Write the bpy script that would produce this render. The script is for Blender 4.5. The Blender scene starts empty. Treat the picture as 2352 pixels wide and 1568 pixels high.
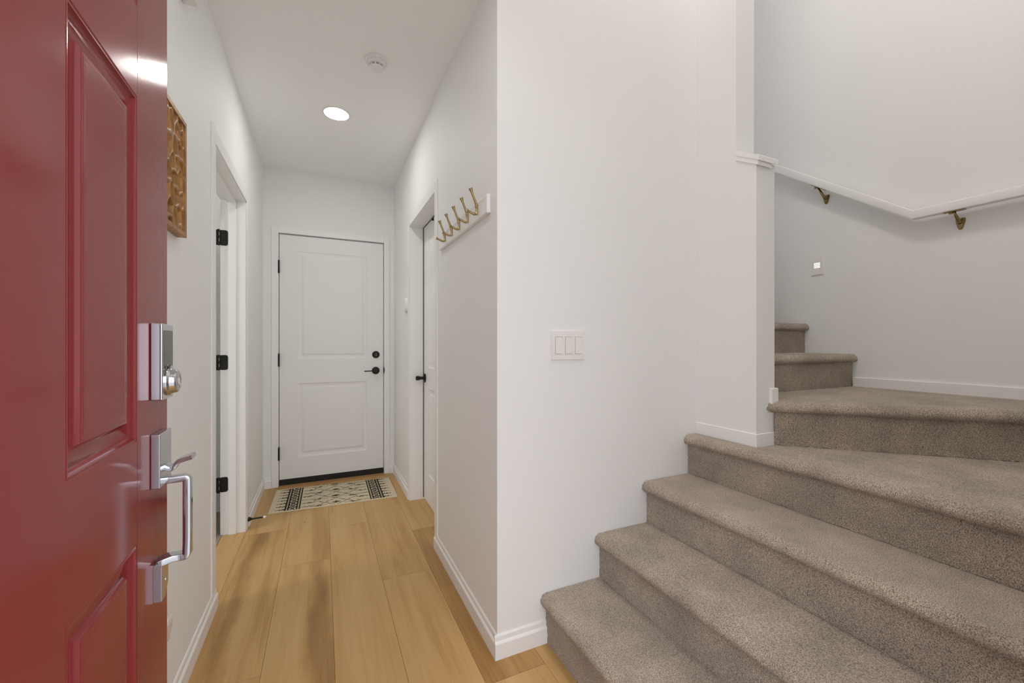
import bpy, bmesh, math, random
import numpy as np
from mathutils import Vector, Matrix
R = math.radians
random.seed(7); rng = np.random.default_rng(7)
scn = bpy.context.scene
COL = scn.collection

# ------------------------------------------------------------------ helpers
def link(o): COL.objects.link(o); return o

def tag(o, label=None, cat=None, group=None, kind=None):
    if label: o['label'] = label
    if cat: o['category'] = cat
    if group: o['group'] = group
    if kind: o['kind'] = kind
    return o

def empty(name, loc, rz=0.0):
    o = bpy.data.objects.new(name, None); link(o)
    o.empty_display_size = .05
    o.matrix_basis = Matrix.Translation(loc) @ Matrix.Rotation(rz, 4, 'Z')
    return o

WM = {}
def wmat(o):
    m = o.matrix_basis.copy()
    while o.parent: o = o.parent; m = o.matrix_basis @ m
    return m

def obj(name, bm, mat, parent=None, world=True, loc=None, smooth=None, wn=False):
    """link a bmesh as ONE mesh object; world=True: verts are in world coordinates"""
    if parent is not None:
        if world: bm.transform(wmat(parent).inverted())
    elif loc is not None:
        bm.transform(Matrix.Translation(-Vector(loc)))
    bmesh.ops.recalc_face_normals(bm, faces=bm.faces) if not getattr(bm, '_keep', False) else None
    me = bpy.data.meshes.new(name); bm.to_mesh(me); bm.free()
    for m in (mat if isinstance(mat, (list, tuple)) else [mat]): me.materials.append(m)
    if smooth is not None:
        me.polygons.foreach_set('use_smooth', [True]*len(me.polygons))
        me.set_sharp_from_angle(angle=R(smooth))
    o = bpy.data.objects.new(name, me); link(o)
    if wn:
        m = o.modifiers.new('weighted_normals', 'WEIGHTED_NORMAL'); m.weight = 100; m.keep_sharp = True
    if parent is not None: o.parent = parent
    elif loc is not None: o.location = loc
    return o

def struct(name, bm, mat, label=None, cat=None, **k):
    o = obj(name, bm, mat, **k); return tag(o, label, cat, None, 'structure')

def NB(): return bmesh.new()

def box(bm, x0, x1, y0, y1, z0, z1, bev=0.0, seg=2):
    M = Matrix.Translation(((x0+x1)/2, (y0+y1)/2, (z0+z1)/2)) @ Matrix.Diagonal((abs(x1-x0), abs(y1-y0), abs(z1-z0), 1))
    r = bmesh.ops.create_cube(bm, size=1.0, matrix=M)
    if bev > 0:
        es = list({e for v in r['verts'] for e in v.link_edges})
        bmesh.ops.bevel(bm, geom=es, offset=bev, segments=seg, affect='EDGES', profile=.5)
    return bm

def prism(bm, pts, a, b, f):
    """extrude the closed polygon pts (2D) from a to b; f(u,v,t) gives the 3D point"""
    A = [bm.verts.new(f(u, v, a)) for u, v in pts]; B = [bm.verts.new(f(u, v, b)) for u, v in pts]
    n = len(pts)
    for i in range(n): bm.faces.new((A[i], A[(i+1) % n], B[(i+1) % n], B[i]))
    bm.faces.new(A[::-1]); bm.faces.new(B)
    return bm

def lathe(bm, prof, M, n=28, cap=True):
    rings = []
    for r, h in prof:
        rings.append([bm.verts.new(M @ Vector((r*math.cos(2*math.pi*i/n), r*math.sin(2*math.pi*i/n), h))) for i in range(n)])
    for a, b in zip(rings, rings[1:]):
        for i in range(n): bm.faces.new((a[i], a[(i+1) % n], b[(i+1) % n], b[i]))
    if cap:
        bm.faces.new(rings[0][::-1]); bm.faces.new(rings[-1])
    return bm

def axis(loc, z, x=None):
    z = Vector(z).normalized(); x = Vector(x) if x else (Vector((1, 0, 0)) if abs(z.x) < .9 else Vector((0, 1, 0)))
    y = z.cross(x).normalized(); x = y.cross(z).normalized()
    m = Matrix((x, y, z)).transposed().to_4x4(); m.translation = Vector(loc); return m

def sweep(bm, path, sects, up):
    """sweep closed 2D sections along a 3D path. sects: one list of (a,b) per path point; a along side, b along 'normal'"""
    P = [Vector(p) for p in path]; rings = []; up = Vector(up)
    for i, p in enumerate(P):
        t = ((P[min(i+1, len(P)-1)]-p).normalized() + (p-P[max(i-1, 0)]).normalized()).normalized()
        side = up.normalized(); nor = t.cross(side).normalized()
        rings.append([bm.verts.new(p + side*a + nor*b) for a, b in (sects[i] if len(sects) > 1 else sects[0])])
    n = len(rings[0])
    for a, b in zip(rings, rings[1:]):
        for i in range(n): bm.faces.new((a[i], a[(i+1) % n], b[(i+1) % n], b[i]))
    bm.faces.new(rings[0][::-1]); bm.faces.new(rings[-1])
    return bm

def circ(r, n=12): return [(r*math.cos(2*math.pi*i/n), r*math.sin(2*math.pi*i/n)) for i in range(n)]
def rrect(w, h, r, n=4):
    out = []
    for cx, cy, a0 in ((w/2-r, h/2-r, 0), (-w/2+r, h/2-r, 90), (-w/2+r, -h/2+r, 180), (w/2-r, -h/2+r, 270)):
        for k in range(n+1):
            a = R(a0+90*k/n); out.append((cx+r*math.cos(a), cy+r*math.sin(a)))
    return out
def bez(pts, n=10):
    """Catmull-Rom through pts"""
    P = [Vector(p) for p in pts]; P = [2*P[0]-P[1]]+P+[2*P[-1]-P[-2]]; out = []
    for i in range(1, len(P)-2):
        for k in range(n):
            t = k/n; a, b, c, d = P[i-1:i+3]
            out.append(.5*((2*b)+(c-a)*t+(2*a-5*b+4*c-d)*t*t+(3*b-a-3*c+d)*t**3))
    return out+[P[-2]]

def slab(bm, u0, u1, v0, v1, th, panels, prof, f, both=False):
    """a door slab: face at h=0 with sunk panels, thickness th behind. f(u,v,h) -> point"""
    us = sorted({u0, u1, *[p[0] for p in panels], *[p[1] for p in panels]})
    vs = sorted({v0, v1, *[p[2] for p in panels], *[p[3] for p in panels]})
    def face(s, h0):
        cache = {}
        def V(u, v, h):
            k = (round(u, 5), round(v, 5), round(h, 5))
            if k not in cache: cache[k] = bm.verts.new(f(u, v, h0+s*h))
            return cache[k]
        for i in range(len(us)-1):
            for j in range(len(vs)-1):
                a, b, c, d = us[i], us[i+1], vs[j], vs[j+1]
                if any(p[0]-1e-6 <= a and b <= p[1]+1e-6 and p[2]-1e-6 <= c and d <= p[3]+1e-6 for p in panels): continue
                bm.faces.new([V(a, c, 0), V(b, c, 0), V(b, d, 0), V(a, d, 0)])
        for p in panels:
            loops = [[V(p[0]+t, p[2]+t, h), V(p[1]-t, p[2]+t, h), V(p[1]-t, p[3]-t, h), V(p[0]+t, p[3]-t, h)] for t, h in prof]
            # outer loop must carry the grid vertices: panels never share a grid line crossing inside an edge here
            for A, B in zip(loops, loops[1:]):
                for k in range(4): bm.faces.new((A[k], A[(k+1) % 4], B[(k+1) % 4], B[k]))
            bm.faces.new(loops[-1])
    face(1, 0.0)
    if both: face(-1, -th)
    else: bm.faces.new([bm.verts.new(f(u, v, -th)) for u, v in ((u0, v0), (u1, v0), (u1, v1), (u0, v1))])
    for (a, b), (c, d) in (((u0, v0), (u1, v0)), ((u1, v0), (u1, v1)), ((u1, v1), (u0, v1)), ((u0, v1), (u0, v0))):
        bm.faces.new([bm.verts.new(f(a, b, 0)), bm.verts.new(f(c, d, 0)), bm.verts.new(f(c, d, -th)), bm.verts.new(f(a, b, -th))])
    bmesh.ops.remove_doubles(bm, verts=bm.verts, dist=1e-5)
    return bm

# ------------------------------------------------------------------ materials
def mat(name, col, rough=.5, metal=0.0, bump=None, coat=0.0, spec=.5, emit=None):
    m = bpy.data.materials.new(name); m.use_nodes = True
    nt = m.node_tree; b = nt.nodes['Principled BSDF']
    b.inputs['Base Color'].default_value = (*col, 1); b.inputs['Roughness'].default_value = rough
    b.inputs['Metallic'].default_value = metal; b.inputs['Coat Weight'].default_value = coat
    b.inputs['Specular IOR Level'].default_value = spec
    if emit:
        b.inputs['Emission Color'].default_value = (*emit[0], 1); b.inputs['Emission Strength'].default_value = emit[1]
    if bump:
        sc, st, dist = bump
        tc = nt.nodes.new('ShaderNodeTexCoord'); nz = nt.nodes.new('ShaderNodeTexNoise'); bp = nt.nodes.new('ShaderNodeBump')
        nz.inputs['Scale'].default_value = sc; nz.inputs['Detail'].default_value = 3
        bp.inputs['Strength'].default_value = st; bp.inputs['Distance'].default_value = dist
        nt.links.new(tc.outputs['Object'], nz.inputs['Vector']); nt.links.new(nz.outputs['Fac'], bp.inputs['Height'])
        nt.links.new(bp.outputs['Normal'], b.inputs['Normal'])
    return m

def nodes(m): return m.node_tree.nodes, m.node_tree.links, m.node_tree.nodes['Principled BSDF']

M = {}
M['wall'] = mat('wall_paint', (.853, .860, .858), .62, bump=(55, .12, .002), spec=.3)
M['ceil'] = mat('ceiling_paint', (.925, .935, .935), .75, bump=(70, .12, .002), spec=.2)
M['trim'] = mat('white_trim_paint', (.87, .878, .875), .35, bump=(30, .03, .001))
M['door'] = mat('white_door_paint', (.84, .846, .842), .38, bump=(40, .04, .001))
M['red'] = mat('red_gloss_paint', (.235, .032, .033), .13, bump=(320, .05, .0008), spec=.5)
M['red'].node_tree.nodes['Principled BSDF'].inputs['IOR'].default_value = 1.30
M['chrome'] = mat('polished_chrome', (.56, .57, .61), .08, 1.0)
M['screen'] = mat('dark_glass_screen', (.045, .045, .035), .12)
M['black'] = mat('matte_black_metal', (.012, .012, .011), .38, .4)
M['rubber'] = mat('black_rubber', (.010, .009, .008), .7)
M['white_plastic'] = mat('white_plastic', (.84, .835, .82), .3)
M['beige_plastic'] = mat('beige_plastic', (.70, .645, .57), .4)
M['grey_plastic'] = mat('grey_plastic', (.33, .33, .33), .45)
M['dark_slot'] = mat('dark_slot', (.03, .03, .03), .6)
M['gold'] = mat('brushed_brass', (.42, .32, .155), .36, 1.0)
M['antique'] = mat('antique_brass', (.30, .22, .105), .26, 1.0)
M['steel'] = mat('plain_steel', (.6, .6, .6), .3, 1.0)
M['oak'] = mat('oak_threshold', (.46, .26, .11), .45)
M['lamp'] = mat('lit_lens', (1, 1, 1), .4, emit=((1.0, .985, .955), 72.0))
M['slotlight'] = mat('lit_slot', (1, 1, 1), .4, emit=((1.0, .95, .92), .85))
M['concrete'] = mat('porch_concrete', (.42, .41, .39), .85, bump=(30, .2, .004))

def carpet_material(name, light, dark, mid):
    m = mat(name, mid, .95, spec=.1); N, L, b = nodes(m)
    tc = N.new('ShaderNodeTexCoord')
    n1 = N.new('ShaderNodeTexNoise'); n1.inputs['Scale'].default_value = 375; n1.inputs['Detail'].default_value = 2.5; n1.inputs['Roughness'].default_value = .75
    n2 = N.new('ShaderNodeTexNoise'); n2.inputs['Scale'].default_value = 7; n2.inputs['Detail'].default_value = 4
    n3 = N.new('ShaderNodeTexNoise'); n3.inputs['Scale'].default_value = 170; n3.inputs['Detail'].default_value = 2
    for n in (n1, n2, n3): L.new(tc.outputs['Object'], n.inputs['Vector'])
    cr = N.new('ShaderNodeValToRGB'); e = cr.color_ramp.elements
    e[0].position = .36; e[0].color = (*dark, 1); e[1].position = .63; e[1].color = (*light, 1)
    k = e.new(.49); k.color = (*mid, 1)
    L.new(n1.outputs['Fac'], cr.inputs['Fac'])
    mp = N.new('ShaderNodeMapRange'); mp.inputs['From Min'].default_value = .3; mp.inputs['From Max'].default_value = .7
    mp.inputs['To Min'].default_value = .80; mp.inputs['To Max'].default_value = 1.15
    L.new(n2.outputs['Fac'], mp.inputs['Value'])
    mx = N.new('ShaderNodeMix'); mx.data_type = 'RGBA'; mx.blend_type = 'MULTIPLY'; mx.inputs['Factor'].default_value = 1
    L.new(cr.outputs['Color'], mx.inputs['A']); L.new(mp.outputs['Result'], mx.inputs['B'])
    L.new(mx.outputs['Result'], b.inputs['Base Color'])
    ad = N.new('ShaderNodeMath'); ad.operation = 'ADD'; L.new(n1.outputs['Fac'], ad.inputs[0]); L.new(n3.outputs['Fac'], ad.inputs[1])
    bp = N.new('ShaderNodeBump'); bp.inputs['Strength'].default_value = .9; bp.inputs['Distance'].default_value = .005
    L.new(ad.outputs[0], bp.inputs['Height']); L.new(bp.outputs['Normal'], b.inputs['Normal'])
    b.inputs['Sheen Weight'].default_value = .25; b.inputs['Sheen Roughness'].default_value = .6
    return m
M['carpet'] = carpet_material('stair_carpet', (.74, .635, .515), (.15, .122, .095), (.435, .365, .288))
M['carpet2'] = carpet_material('room_carpet', (.55, .50, .44), (.10, .09, .08), (.30, .27, .23))

def wood_floor_material():
    m = mat('oak_plank_floor', (.5, .3, .13), .42, spec=.4); N, L, b = nodes(m)
    tc = N.new('ShaderNodeTexCoord'); sep = N.new('ShaderNodeSeparateXYZ'); L.new(tc.outputs['Object'], sep.inputs[0])
    def attr(n):
        a = N.new('ShaderNodeAttribute'); a.attribute_name = n; return a.outputs['Fac']
    def math_(op, a, c=None, d=None):
        n = N.new('ShaderNodeMath'); n.operation = op
        for i, v in enumerate((a, c, d)):
            if v is None: continue
            if isinstance(v, (int, float)): n.inputs[i].default_value = v
            else: L.new(v, n.inputs[i])
        return n.outputs[0]
    pid = attr('pid')
    def noise(sx, sy, ox, detail, rough=.55, dist=0):
        cx = N.new('ShaderNodeCombineXYZ')
        L.new(math_('ADD', math_('MULTIPLY', sep.outputs['X'], sx), math_('MULTIPLY', pid, ox)), cx.inputs[0])
        L.new(math_('ADD', math_('MULTIPLY', sep.outputs['Y'], sy), math_('MULTIPLY', pid, ox*1.7)), cx.inputs[1])
        n = N.new('ShaderNodeTexNoise'); n.inputs['Scale'].default_value = 1; n.inputs['Detail'].default_value = detail
        n.inputs['Roughness'].default_value = rough; n.inputs['Distortion'].default_value = dist
        L.new(cx.outputs[0], n.inputs['Vector']); return n.outputs['Fac']
    broad = noise(9, .9, 17.3, 3, .5, .6); fine = noise(150, 4, 5.1, 4, .6); mid = noise(34, 1.3, 9.7, 4, .6, .5)
    warp = noise(7, 2.2, 3.3, 3)
    # a heartwood band of its own in some planks
    dx = math_('ABSOLUTE', math_('ADD', math_('SUBTRACT', sep.outputs['X'], attr('band_x')), math_('MULTIPLY', math_('SUBTRACT', warp, .5), .16)))
    mr = N.new('ShaderNodeMapRange'); mr.interpolation_type = 'SMOOTHSTEP'
    L.new(math_('DIVIDE', dx, attr('band_w')), mr.inputs['Value'])
    mr.inputs['From Min'].default_value = .25; mr.inputs['From Max'].default_value = 1.35; mr.inputs['To Min'].default_value = 1; mr.inputs['To Max'].default_value = 0
    band = math_('MULTIPLY', mr.outputs['Result'], attr('band_s'))
    tone = math_('ADD', math_('MULTIPLY', math_('SUBTRACT', broad, .5), .75), math_('MULTIPLY', math_('SUBTRACT', mid, .5), .55))
    tone = math_('ADD', tone, math_('MULTIPLY', math_('SUBTRACT', fine, .5), .30))
    tone = math_('ADD', math_('ADD', tone, .52), attr('tint'))
    tone = math_('SUBTRACT', tone, math_('MULTIPLY', math_('MULTIPLY', band, math_('ADD', math_('MULTIPLY', mid, 1.5), .15)), .235))
    cr = N.new('ShaderNodeValToRGB'); e = cr.color_ramp.elements
    e[0].position = 0.05; e[0].color = (.235, .112, .032, 1); e[1].position = .85; e[1].color = (.60, .385, .168, 1)
    k = e.new(.36); k.color = (.43, .245, .080, 1); k = e.new(.55); k.color = (.53, .325, .122, 1)
    L.new(tone, cr.inputs['Fac'])
    # knots: sparse dark specks
    vo = N.new('ShaderNodeTexVoronoi'); vo.inputs['Scale'].default_value = 1; vo.inputs['Randomness'].default_value = 1
    cx = N.new('ShaderNodeCombineXYZ'); L.new(math_('MULTIPLY', sep.outputs['X'], 13.0), cx.inputs[0]); L.new(math_('MULTIPLY', sep.outputs['Y'], 5.0), cx.inputs[1])
    L.new(cx.outputs[0], vo.inputs['Vector'])
    km = N.new('ShaderNodeMapRange'); km.interpolation_type = 'SMOOTHSTEP'; L.new(math_('ADD', vo.outputs['Distance'], math_('MULTIPLY', math_('SUBTRACT', mid, .5), .12)), km.inputs['Value'])
    km.inputs['From Min'].default_value = .015; km.inputs['From Max'].default_value = .075; km.inputs['To Min'].default_value = .75; km.inputs['To Max'].default_value = 0
    rnd = N.new('ShaderNodeSeparateColor'); L.new(vo.outputs['Color'], rnd.inputs[0])
    kf = math_('MULTIPLY', km.outputs['Result'], math_('GREATER_THAN', rnd.outputs[0], .45))
    mx = N.new('ShaderNodeMix'); mx.data_type = 'RGBA'; L.new(kf, mx.inputs['Factor']); L.new(cr.outputs['Color'], mx.inputs['A'])
    mx.inputs['B'].default_value = (.16, .08, .03, 1)
    L.new(mx.outputs['Result'], b.inputs['Base Color'])
    bp = N.new('ShaderNodeBump'); bp.inputs['Strength'].default_value = .06; bp.inputs['Distance'].default_value = .002
    L.new(fine, bp.inputs['Height']); L.new(bp.outputs['Normal'], b.inputs['Normal'])
    return m
M['floor'] = wood_floor_material()

def attr_color_material(name, rough, bump):
    m = mat(name, (.5, .5, .5), rough, bump=bump, spec=.15); N, L, b = nodes(m)
    a = N.new('ShaderNodeAttribute'); a.attribute_name = 'tone'; L.new(a.outputs['Color'], b.inputs['Base Color']); return m
M['rug'] = attr_color_material('woven_mat', .95, (420, .5, .002))

def carved_wood_material():
    m = mat('carved_mango_wood', (.4, .2, .06), .45, spec=.4); N, L, b = nodes(m)
    tc = N.new('ShaderNodeTexCoord'); mp = N.new('ShaderNodeMapping'); mp.inputs['Scale'].default_value = (18, 18, 5)
    nz = N.new('ShaderNodeTexNoise'); nz.inputs['Scale'].default_value = 2.2; nz.inputs['Detail'].default_value = 5; nz.inputs['Distortion'].default_value = .8
    L.new(tc.outputs['Object'], mp.inputs[0]); L.new(mp.outputs[0], nz.inputs['Vector'])
    cr = N.new('ShaderNodeValToRGB'); e = cr.color_ramp.elements
    e[0].position = .3; e[0].color = (.22, .095, .024, 1); e[1].position = .72; e[1].color = (.52, .275, .090, 1)
    L.new(nz.outputs['Fac'], cr.inputs[0]); L.new(cr.outputs[0], b.inputs['Base Color'])
    return m
M['carved'] = carved_wood_material()

# ------------------------------------------------------------------ measures (metres; camera stands at x=0,y=0)
XL, XR, YB, YA = -.43, .585, 3.80, 1.397      # hall side walls, back wall, wall beside the stairs
ZC, ZT = 2.568, 5.2                           # hall ceiling, stairwell ceiling
XP0, XP1, YP, YU = 1.604, 1.72, 1.10, 1.19    # wall end by the landing: left/right face, half-wall end, full-height end
XS = 2.724                                    # stair outer wall
ZS = [0, .19, .372, .555, .737, .919, 1.101, 1.283, 1.465, 1.647, 1.829]   # tread heights
RX = [.790, 1.045, 1.298, 1.550]              # risers of the lower flight
FY = .10                                      # inner face of the entry wall

# ------------------------------------------------------------------ room shell
b = NB(); box(b, -.56, XL, -.06, 2.18, 0, ZC+.03); box(b, -.56, XL, 2.995, 3.95, 0, ZC+.03); box(b, -.56, XL, 2.18, 2.995, 2.04, ZC+.03)
struct('wall_left', b, M['wall'], 'white hall wall on the left with an open doorway and a carved panel', 'wall')
b = NB(); box(b, XR, .70, YA, 2.31, 0, ZT); box(b, XR, .70, 3.07, 3.95, 0, ZT); box(b, XR, .70, 2.31, 3.07, 2.028, ZT)
struct('wall_right', b, M['wall'], 'white hall wall on the right carrying the brass coat hooks', 'wall')
b = NB(); box(b, XL, -.326, YB, 3.95, 0, ZC+.03); box(b, .502, XR, YB, 3.95, 0, ZC+.03); box(b, -.326, .502, YB, 3.95, 2.051, ZC+.03); box(b, -.326, .502, 3.87, 3.95, 0, 2.051)
struct('wall_back', b, M['wall'], 'narrow white end wall of the hall above and around the closed white door', 'wall')
b = NB(); box(b, .70, XP0, YA, 1.51, 0, ZT)
struct('wall_center', b, M['wall'], 'broad white wall beside the stairs with the triple switch', 'wall')
b = NB()
prism(b, [(YP, 0), (YP, 1.905), (YU, 1.957), (YU, ZT), (5.2, ZT), (5.2, 0)], XP0, XP1, lambda u, v, t: (t, u, v))
struct('wall_inner', b, M['wall'], 'white wall end with a low capped half wall at the stair landing', 'wall')
b = NB(); box(b, XS, 2.84, -.06, 5.3, 0, ZT)
struct('wall_stairs', b, M['wall'], 'tall white outer wall of the staircase carrying the handrail', 'wall')
b = NB(); box(b, -.56, -.268, -.06, FY, 0, ZT); box(b, .672, 2.84, -.06, FY, 0, ZT); box(b, -.268, .672, -.06, FY, 2.06, ZT)
struct('wall_front', b, M['wall'], 'entry wall around the open front doorway', 'wall')
b = NB(); box(b, .47, XR, FY, YA, ZC, ZT)
struct('wall_above', b, M['wall'], 'upper stairwell wall above the entry ceiling', 'wall')
b = NB(); box(b, .70, 2.84, 5.2, 5.3, 0, ZT)
struct('wall_end', b, M['wall'], 'end wall at the top of the stairs', 'wall')
b = NB(); box(b, -.56, .47, -.06, 3.95, ZC, ZC+.1); box(b, .47, XR, YA, 3.95, ZC, ZC+.1); 
struct('ceiling', b, M['ceil'], 'flat white hall ceiling with a downlight and a smoke detector', 'ceiling')
b = NB(); box(b, .47, 2.84, -.06, 5.3, ZT, ZT+.1)
struct('ceiling_stairwell', b, M['ceil'], 'high white ceiling over the staircase', 'ceiling')
# room seen through the open door on the left
b = NB(); box(b, -2.6, -2.5, 1.3, 3.5, 0, ZC); box(b, -2.6, -.56, 1.2, 1.3, 0, ZC); box(b, -2.6, -.56, 3.4, 3.5, 0, ZC)
struct('wall_room', b, M['wall'], 'walls of the carpeted room behind the open door', 'wall')
b = NB(); box(b, -2.6, -.56, 1.2, 3.5, ZC, ZC+.1)
struct('ceiling_room', b, M['ceil'], 'ceiling of the room behind the open door', 'ceiling')
b = NB(); box(b, -2.5, -.552, 1.3, 3.4, -.03, .004)
struct('floor_room', b, M['carpet2'], 'grey speckled carpet of the room behind the open door', 'floor')
b = NB(); box(b, -6, 6, -8, -.06, -.14, -.02)
struct('ground', b, M['concrete'], 'concrete porch outside the front door', 'ground')

# floor: individual planks in one mesh
def build_floor():
    bm = NB(); lay = {n: bm.faces.layers.float.new(n) for n in ('pid', 'tint', 'band_x', 'band_w', 'band_s')}
    seams = [-.552, -.43, -.196, .04, .268, .506, .733, .83]
    rows = [  # (joints along y, then per plank: tint, band_x, band_w, band_s)
        ([-.06, 3.95], [(.0, 0, 1, 0)]),
        ([-.06, 1.668, 2.918, 3.95], [(.02, -.33, .05, .3), (-.02, -.345, .038, 1.0), (.02, 0, 1, 0)]),
        ([-.06, 1.05, 2.426, 3.95], [(.04, -.02, .05, .9), (.05, -.012, .05, 1.15), (.03, -.02, .05, .7)]),
        ([-.06, 1.3, 2.822, 3.95], [(.06, 0, 1, 0), (.10, .0, .04, 0), (.08, 0, 1, 0)]),
        ([-.06, 2.092, 3.95], [(.09, .0, 1, 0), (.05, .47, .03, .35)]),
        ([-.06, 1.30, 2.574, 3.95], [(.10, .0, 1, 0), (-.05, .545, .055, .9), (.04, 0, 1, 0)]),
        ([-.06, .9, 3.95], [(.06, 0, 1, 0), (.07, 0, 1, 0)]),
    ]
    g = .0006; pid = 0
    for i, (js, pl) in enumerate(rows):
        for (y0, y1), pr in zip(zip(js, js[1:]), pl):
            x0, x1 = seams[i], seams[i+1]; pid += 1
            vs = [bm.verts.new(p) for p in ((x0+g, y0+g, 0), (x1-g, y0+g, 0), (x1-g, y1-g, 0), (x0+g, y1-g, 0))]
            lo = [bm.verts.new(p) for p in ((x0, y0, -.002), (x1, y0, -.002), (x1, y1, -.002), (x0, y1, -.002))]
            fs = [bm.faces.new(vs)] + [bm.faces.new((lo[k], lo[(k+1) % 4], vs[(k+1) % 4], vs[k])) for k in range(4)]
            fs[0].material_index = 0
            for f in fs:
                f[lay['pid']] = pid*1.37; f[lay['tint']] = pr[0]; f[lay['band_x']] = pr[1]; f[lay['band_w']] = pr[2]; f[lay['band_s']] = pr[3]
            for f in fs[1:]: f[lay['tint']] = -.28
    box(bm, -.552, .83, -.06, 3.95, -.04, -.0021)
    return bm
struct('floor', build_floor(), M['floor'], 'light oak plank floor of the hall with brown grain streaks', 'floor')

# baseboards
def base_prof(t=.012, h=.086): return [(0, 0), (t, 0), (t, h*.66), (t-.003, h*.72), (t-.006, h*.76), (t-.0065, h*.94), (t-.009, h), (0, h)]
def run_y(bm, x, sgn, y0, y1, h=.086, z=0, t=.012): return prism(bm, base_prof(t, h), y0, y1, lambda u, v, k: (x+sgn*u, k, z+v))
def run_x(bm, y, sgn, x0, x1, h=.086, z=0, t=.012): return prism(bm, base_prof(t, h), x0, x1, lambda u, v, k: (k, y+sgn*u, z+v))
b = NB(); run_y(b, XL, 1, FY, 2.19); run_y(b, XL, 1, 3.07, YB)
struct('baseboard_left', b, M['trim'], 'white baseboard along the left hall wall', 'baseboard')
b = NB(); run_y(b, XR, -1, YA, 2.305); run_y(b, XR, -1, 3.09, YB)
struct('baseboard_right', b, M['trim'], 'white baseboard along the right hall wall below the coat hooks', 'baseboard')
b = NB(); run_x(b, YA, -1, XR-.012, .794)
struct('baseboard_center', b, M['trim'], 'short white baseboard between the wall corner and the bottom stair', 'baseboard')
b = NB(); run_x(b, YB, -1, XL+.012, -.371); run_x(b, YB, -1, .543, XR-.012)
struct('baseboard_back', b, M['trim'], 'short white baseboards either side of the end door', 'baseboard')
b = NB(); z4 = ZS[4]; z5 = ZS[5]
box(b, XP0-.004, XP1+.011, YP-.004, YA, z4-.05, z4+.053, .002)
struct('baseboard_inner', b, M['trim'], 'white baseboard round the foot of the wall end on the winder step', 'baseboard')
b = NB(); box(b, XP1-.032, XP1+.011, YP-.011, 1.295, z5-.012, z5+.055, .003)
struct('trim_1', b, M['trim'], 'small white baseboard block at the corner of the wall end above the upper winder', 'trim')
b = NB(); box(b, XS-.011, XS, .45, 1.296, z5-.004, z5+.051, .002); box(b, XS-.011, XS, .11, 1.30, z4-.05, z5-.004)
struct('baseboard_stairs', b, M['trim'], 'thin white baseboard along the outer stair wall above the winder tread', 'baseboard')

# door surrounds
b = NB(); t = .012
box(b, -.371, -.323, YB-t, YB, 0, 2.102, .003); box(b, .499, .543, YB-t, YB, 0, 2.102, .003); box(b, -.323, .499, YB-t, YB, 2.053, 2.102, .003)
box(b, -.326, -.321, YB, 3.87, 0, 2.051); box(b, .497, .502, YB, 3.87, 0, 2.051); box(b, -.326, .502, YB, 3.87, 2.0495, 2.055)
box(b, -.321, -.300, YB+.052, 3.87, 0, 2.05); box(b, .476, .497, YB+.052, 3.87, 0, 2.05); box(b, -.321, .497, YB+.052, 3.87, 2.03, 2.05)
struct('trim_2', b, M['trim'], 'white casing around the closed door at the end of the hall', 'trim')
b = NB()
box(b, XL-.0005, XL+.006, 2.112, 2.18, .086, 2.10, .002); box(b, XL-.0005, XL+.006, 2.18, 3.0, 2.036, 2.10, .002); box(b, XL-.0005, XL+.006, 2.995, 3.065, 0, 2.10, .002)
box(b, -.56, XL, 2.985, 2.996, 0, 2.04); box(b, -.56, XL, 2.179, 2.19, 0, 2.04); box(b, -.56, XL, 2.18, 2.995, 2.03, 2.041)
box(b, -.517, -.478, 2.974, 2.985, 0, 2.03, .002); box(b, -.517, -.478, 2.19, 2.2, 0, 2.03, .002); box(b, -.517, -.478, 2.19, 2.985, 2.019, 2.03)
struct('trim_3', b, M['trim'], 'white frame of the open doorway in the left wall', 'trim')
b = NB()
box(b, XR-.006, XR+.0005, 2.25, 2.31, .086, 2.08, .002); box(b, XR-.006, XR+.0005, 2.31, 3.08, 2.024, 2.08, .002); box(b, XR-.006, XR+.0005, 3.07, 3.13, 0, 2.08, .002)
box(b, XR, .70, 3.066, 3.071, 0, 2.028); box(b, XR, .70, 2.309, 2.314, 0, 2.028); box(b, XR, .70, 2.31, 3.07, 2.0235, 2.029)
struct('trim_4', b, M['trim'], 'white frame of the narrow closed door beyond the coat hooks', 'trim')
b = NB()
prism(b, [(-.321, 0), (.497, 0), (.497, .008), (-.321, .008)], 3.745, 3.87, lambda u, v, k: (u, k, v))
struct('sill_1', b, M['oak'], 'oak threshold strip under the end door', 'threshold')
# sloping cap of the half wall
b = NB(); sl = (1.957-1.905)/(YU-YP)
def capf(u, v, k): return (k, u, 1.957+sl*(u-YU)+v)
prism(b, [(YP-.016, .025), (YP-.014, .027), (YU-.001, .027), (YU-.001, .005), (YP-.016, .005)], XP0-.006, XP1+.001, capf)
prism(b, [(YP-.010, -.015), (YP-.010, .005), (YU-.001, .005), (YU-.001, -.015), (YP-.001, -.015)], XP0-.004, XP1-.032, capf)
struct('trim_5', b, M['trim'], 'sloping white cap on the half wall beside the stairs', 'trim')

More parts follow.
